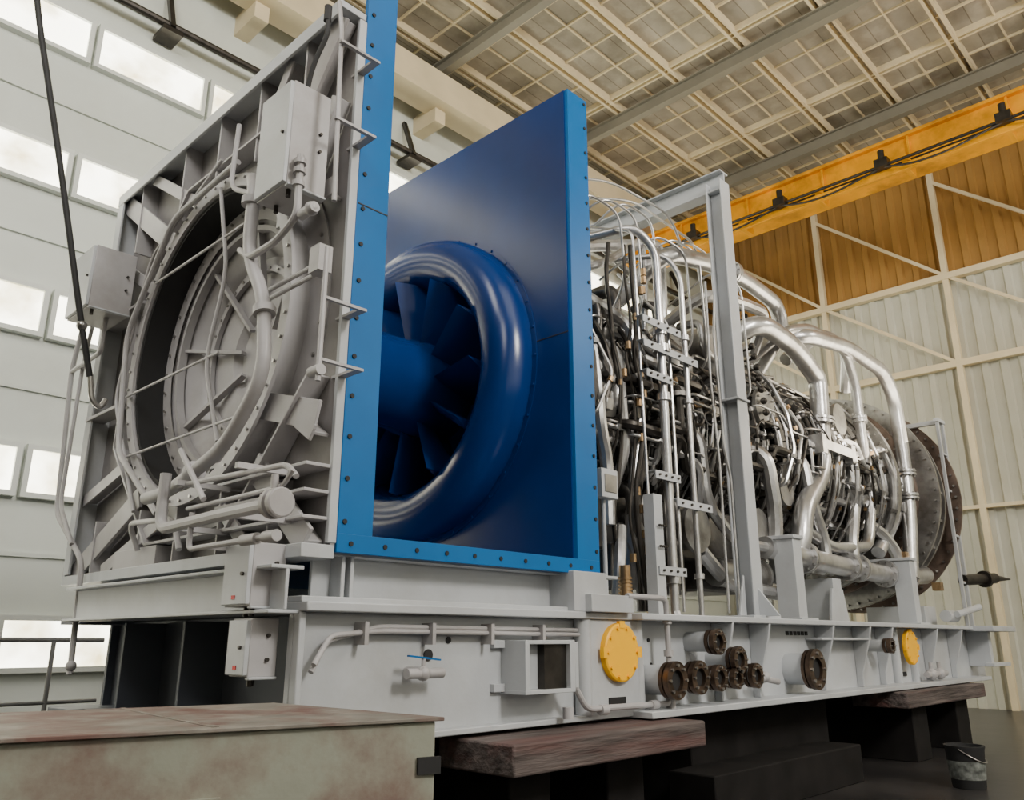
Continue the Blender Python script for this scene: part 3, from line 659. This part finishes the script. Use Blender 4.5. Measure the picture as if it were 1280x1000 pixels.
g.done()
g=M('gauge_box',WHITE,rk,.004);g.box((4.40,3.38,2.04),(4.58,3.46,2.24));g.cyl((4.5,3.45,2.1),(4.5,3.45,1.27),.015);g.done()
g=M('gauge_face',STEEL,rk);g.box((4.43,3.374,2.08),(4.56,3.38,2.2));g.done()
g=M('portal_post_and_beam',WHITE,gt,.004)
g.ibeam((6.15,3.28,1.26),(6.15,3.28,5.16),.16,.16,.014,(0,1,0))
g.box((6.08,3.2,1.27),(6.22,3.21,5.14))
g.ibeam((6.15,3.2,5.16),(6.15,6.0,5.16),.14,.2,.014);g.ibeam((6.15,5.95,1.26),(6.15,5.95,5.16),.16,.14,.014,(0,1,0))
g.box((5.95,3.15,1.26),(6.4,3.5,1.285));g.box((6.05,3.18,3.05),(6.25,3.36,3.07))
g.plate([(3.2,1.28),(3.03,1.28),(3.2,1.5)],'X',6.14,6.16);g.plate([(6.07,1.28),(5.96,1.28),(6.07,1.6)],'Y',3.27,3.29);g.plate([(6.23,1.28),(6.36,1.28),(6.23,1.6)],'Y',3.27,3.29)
for x in (11.75,11.95): g.box((x-.02,3.26,1.26),(x+.02,3.3,4.0))
g.box((11.7,3.25,3.95),(12.0,3.31,4.0))
for z in (1.8,2.4,3.0,3.5): g.box((11.75,3.265,z),(11.95,3.285,z+.03))
g.bar((11.85,3.28,3.97),(11.85,6.0,3.97),.06,.06);g.box((11.83,5.95,1.26),(11.9,6.0,4.0))
for x in (7.05,9.95):
    g.box((x-.08,3.26,1.26),(x+.08,3.29,1.98));g.box((x-.08,3.26,1.26),(x-.06,3.45,1.98));g.box((x+.06,3.26,1.26),(x+.08,3.45,1.98));g.box((x-.16,3.2,1.26),(x+.16,3.5,1.285))
    g.box((x-.1,3.24,1.97),(x+.1,3.8,2.0))
for x in (8.3,8.5): g.plate([(x-.12,1.26),(x+.12,1.26),(x+.03,1.6),(x-.03,1.6)],'Y',3.5,3.53)
g.box((8.3,3.5,1.26),(8.5,3.9,1.7));g.box((10.9,3.5,1.26),(11.3,4.2,1.5));g.box((4.2,3.4,1.26),(4.5,3.7,1.34))
g.tube([(11.1,3.2,1.4),(11.7,3.1,1.5)],.04);g.cyl((11.0,3.3,1.38),(11.35,3.3,1.38),.07)
g.done()
# ------------------------------------------------------------ timber & cribbing
def timber(x0,x1,y0,y1,z0,z1):
    g=M('timber_beam',WOOD,None,.012);g.box((x0,y0,z0),(x1,y1,z1));g.done()
timber(2.9,4.55,2.78,3.3,.50,.64);timber(8.2,10.6,2.88,3.4,.50,.64)
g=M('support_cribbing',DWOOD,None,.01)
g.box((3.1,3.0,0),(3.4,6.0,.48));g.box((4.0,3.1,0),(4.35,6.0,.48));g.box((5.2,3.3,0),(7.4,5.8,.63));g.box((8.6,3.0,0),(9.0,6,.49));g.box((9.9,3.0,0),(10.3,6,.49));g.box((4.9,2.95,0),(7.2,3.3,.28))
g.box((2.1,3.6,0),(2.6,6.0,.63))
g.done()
# foreground plinth
e=empty('steel_workbench_plinth')
g=M('body',BENCH,e,.006)
A,B,C_,D=(1.86,2.13),(1.81,3.05),(.0,3.6),(.0,2.69)
g.plate([A,B,C_,D],'Z',0,.85);g.done()
g=M('top_plate',BENCHT,e,.004);g.plate([(1.88,2.11),(1.83,3.07),(-.02,3.63),(-.02,2.67)],'Z',.85,.862);g.plate([(1.2,2.34),(1.22,2.33),(1.3,3.2),(1.28,3.2)],'Z',.861,.866);g.done()
g=M('slots',BLACK,e)
g.bar((1.08,2.358,.645),(1.22,2.316,.645),.012,.05);g.bar((1.80,2.143,.72),(1.872,2.120,.72),.012,.05)
g.done()
g=M('slot_rim',BENCH,e);g.bar((1.07,2.357,.676),(1.23,2.309,.676),.02,.008);g.done()
e=empty('paint_bucket')
g=M('pail',BLACK,e);g.prof((7.45,2.24,0),(0,0,1),[(0,.115),(.02,.12),(.28,.14),(.3,.147),(.31,.147),(.31,.135),(.06,.115)],32,cap=True);g.done()
g=M('label',mat('paint_label',(.12,.13,.12),.6,0,.8,20),e);g.prof((7.45,2.24,0),(0,0,1),[(.07,.1265),(.2,.1365)],32,cap=False);g.done()
g=M('handle',STEEL,e);g.tube([(7.45+.147*math.cos(t),2.24+.147*math.sin(t),.29-.1*math.sin(i*math.pi/8)) for i,t in enumerate([math.pi*1.0+math.pi*j/8 for j in range(9)])],.004);g.done()
g=M('handrail',RAIL,None)
g.tube([(-3,7.5,1.12),(2.8,7.5,1.1)],.02);g.tube([(-3,7.5,.62),(2.8,7.5,.62)],.016)
for x in (-1.5,.0,1.2,2.41): g.cyl((x,7.5,0),(x,7.5,1.12),.018)
g.done()
# ------------------------------------------------------------ camera
cam=bpy.data.cameras.new('camera');co=bpy.data.objects.new('camera',cam);bpy.context.collection.objects.link(co)
cam.sensor_width=36;cam.lens=1020/1280*36;cam.clip_start=.05
F=V((.7206,.6934,0));p=math.radians(16.4)
co.location=(0,0,1.1)
fw=F*math.cos(p)+V((0,0,math.sin(p)))
q=fw.to_track_quat('-Z','Y')
co.rotation_euler=q.to_euler()
bpy.context.scene.camera=co
# ------------------------------------------------------------ lights
def area(name,loc,tgt,size,power,col=(1,1,1)):
    l=bpy.data.lights.new(name,'AREA');l.energy=power;l.size=size;l.color=col
    o=bpy.data.objects.new(name,l);bpy.context.collection.objects.link(o);o.location=loc
    o.rotation_euler=(V(tgt)-V(loc)).to_track_quat('-Z','Y').to_euler()
area('unseen_area_light',(3.5,-6,7.5),(6,4,2.2),2,900,(1,.95,.87))
area('unseen_area_light',(-4,-1,8),(3,5,3),2.5,190,(1,.95,.88))  # added fill for the faces at the plenum end
area('unseen_area_light',(12,-4,7.5),(14,6,2.5),2,330,(1,.93,.80))  # added light towards the far wall, no fixture there
area('unseen_area_light',(10,2,3.5),(8,3,10),3,170,(1,.88,.68))  # added hidden uplight to brighten the ceiling
area('unseen_area_light',(-2,3,8.5),(0,9,4.5),3,330,(1,.98,.93))  # added light to brighten the left wall
area('unseen_area_light',(3,-1,9.4),(4,3,0),4,120,(1,.97,.92))  # added soft fill from above
w=bpy.data.worlds.new('world');bpy.context.scene.world=w;w.use_nodes=True
w.node_tree.nodes['Background'].inputs[0].default_value=(.97,.97,1,1);w.node_tree.nodes['Background'].inputs[1].default_value=.36
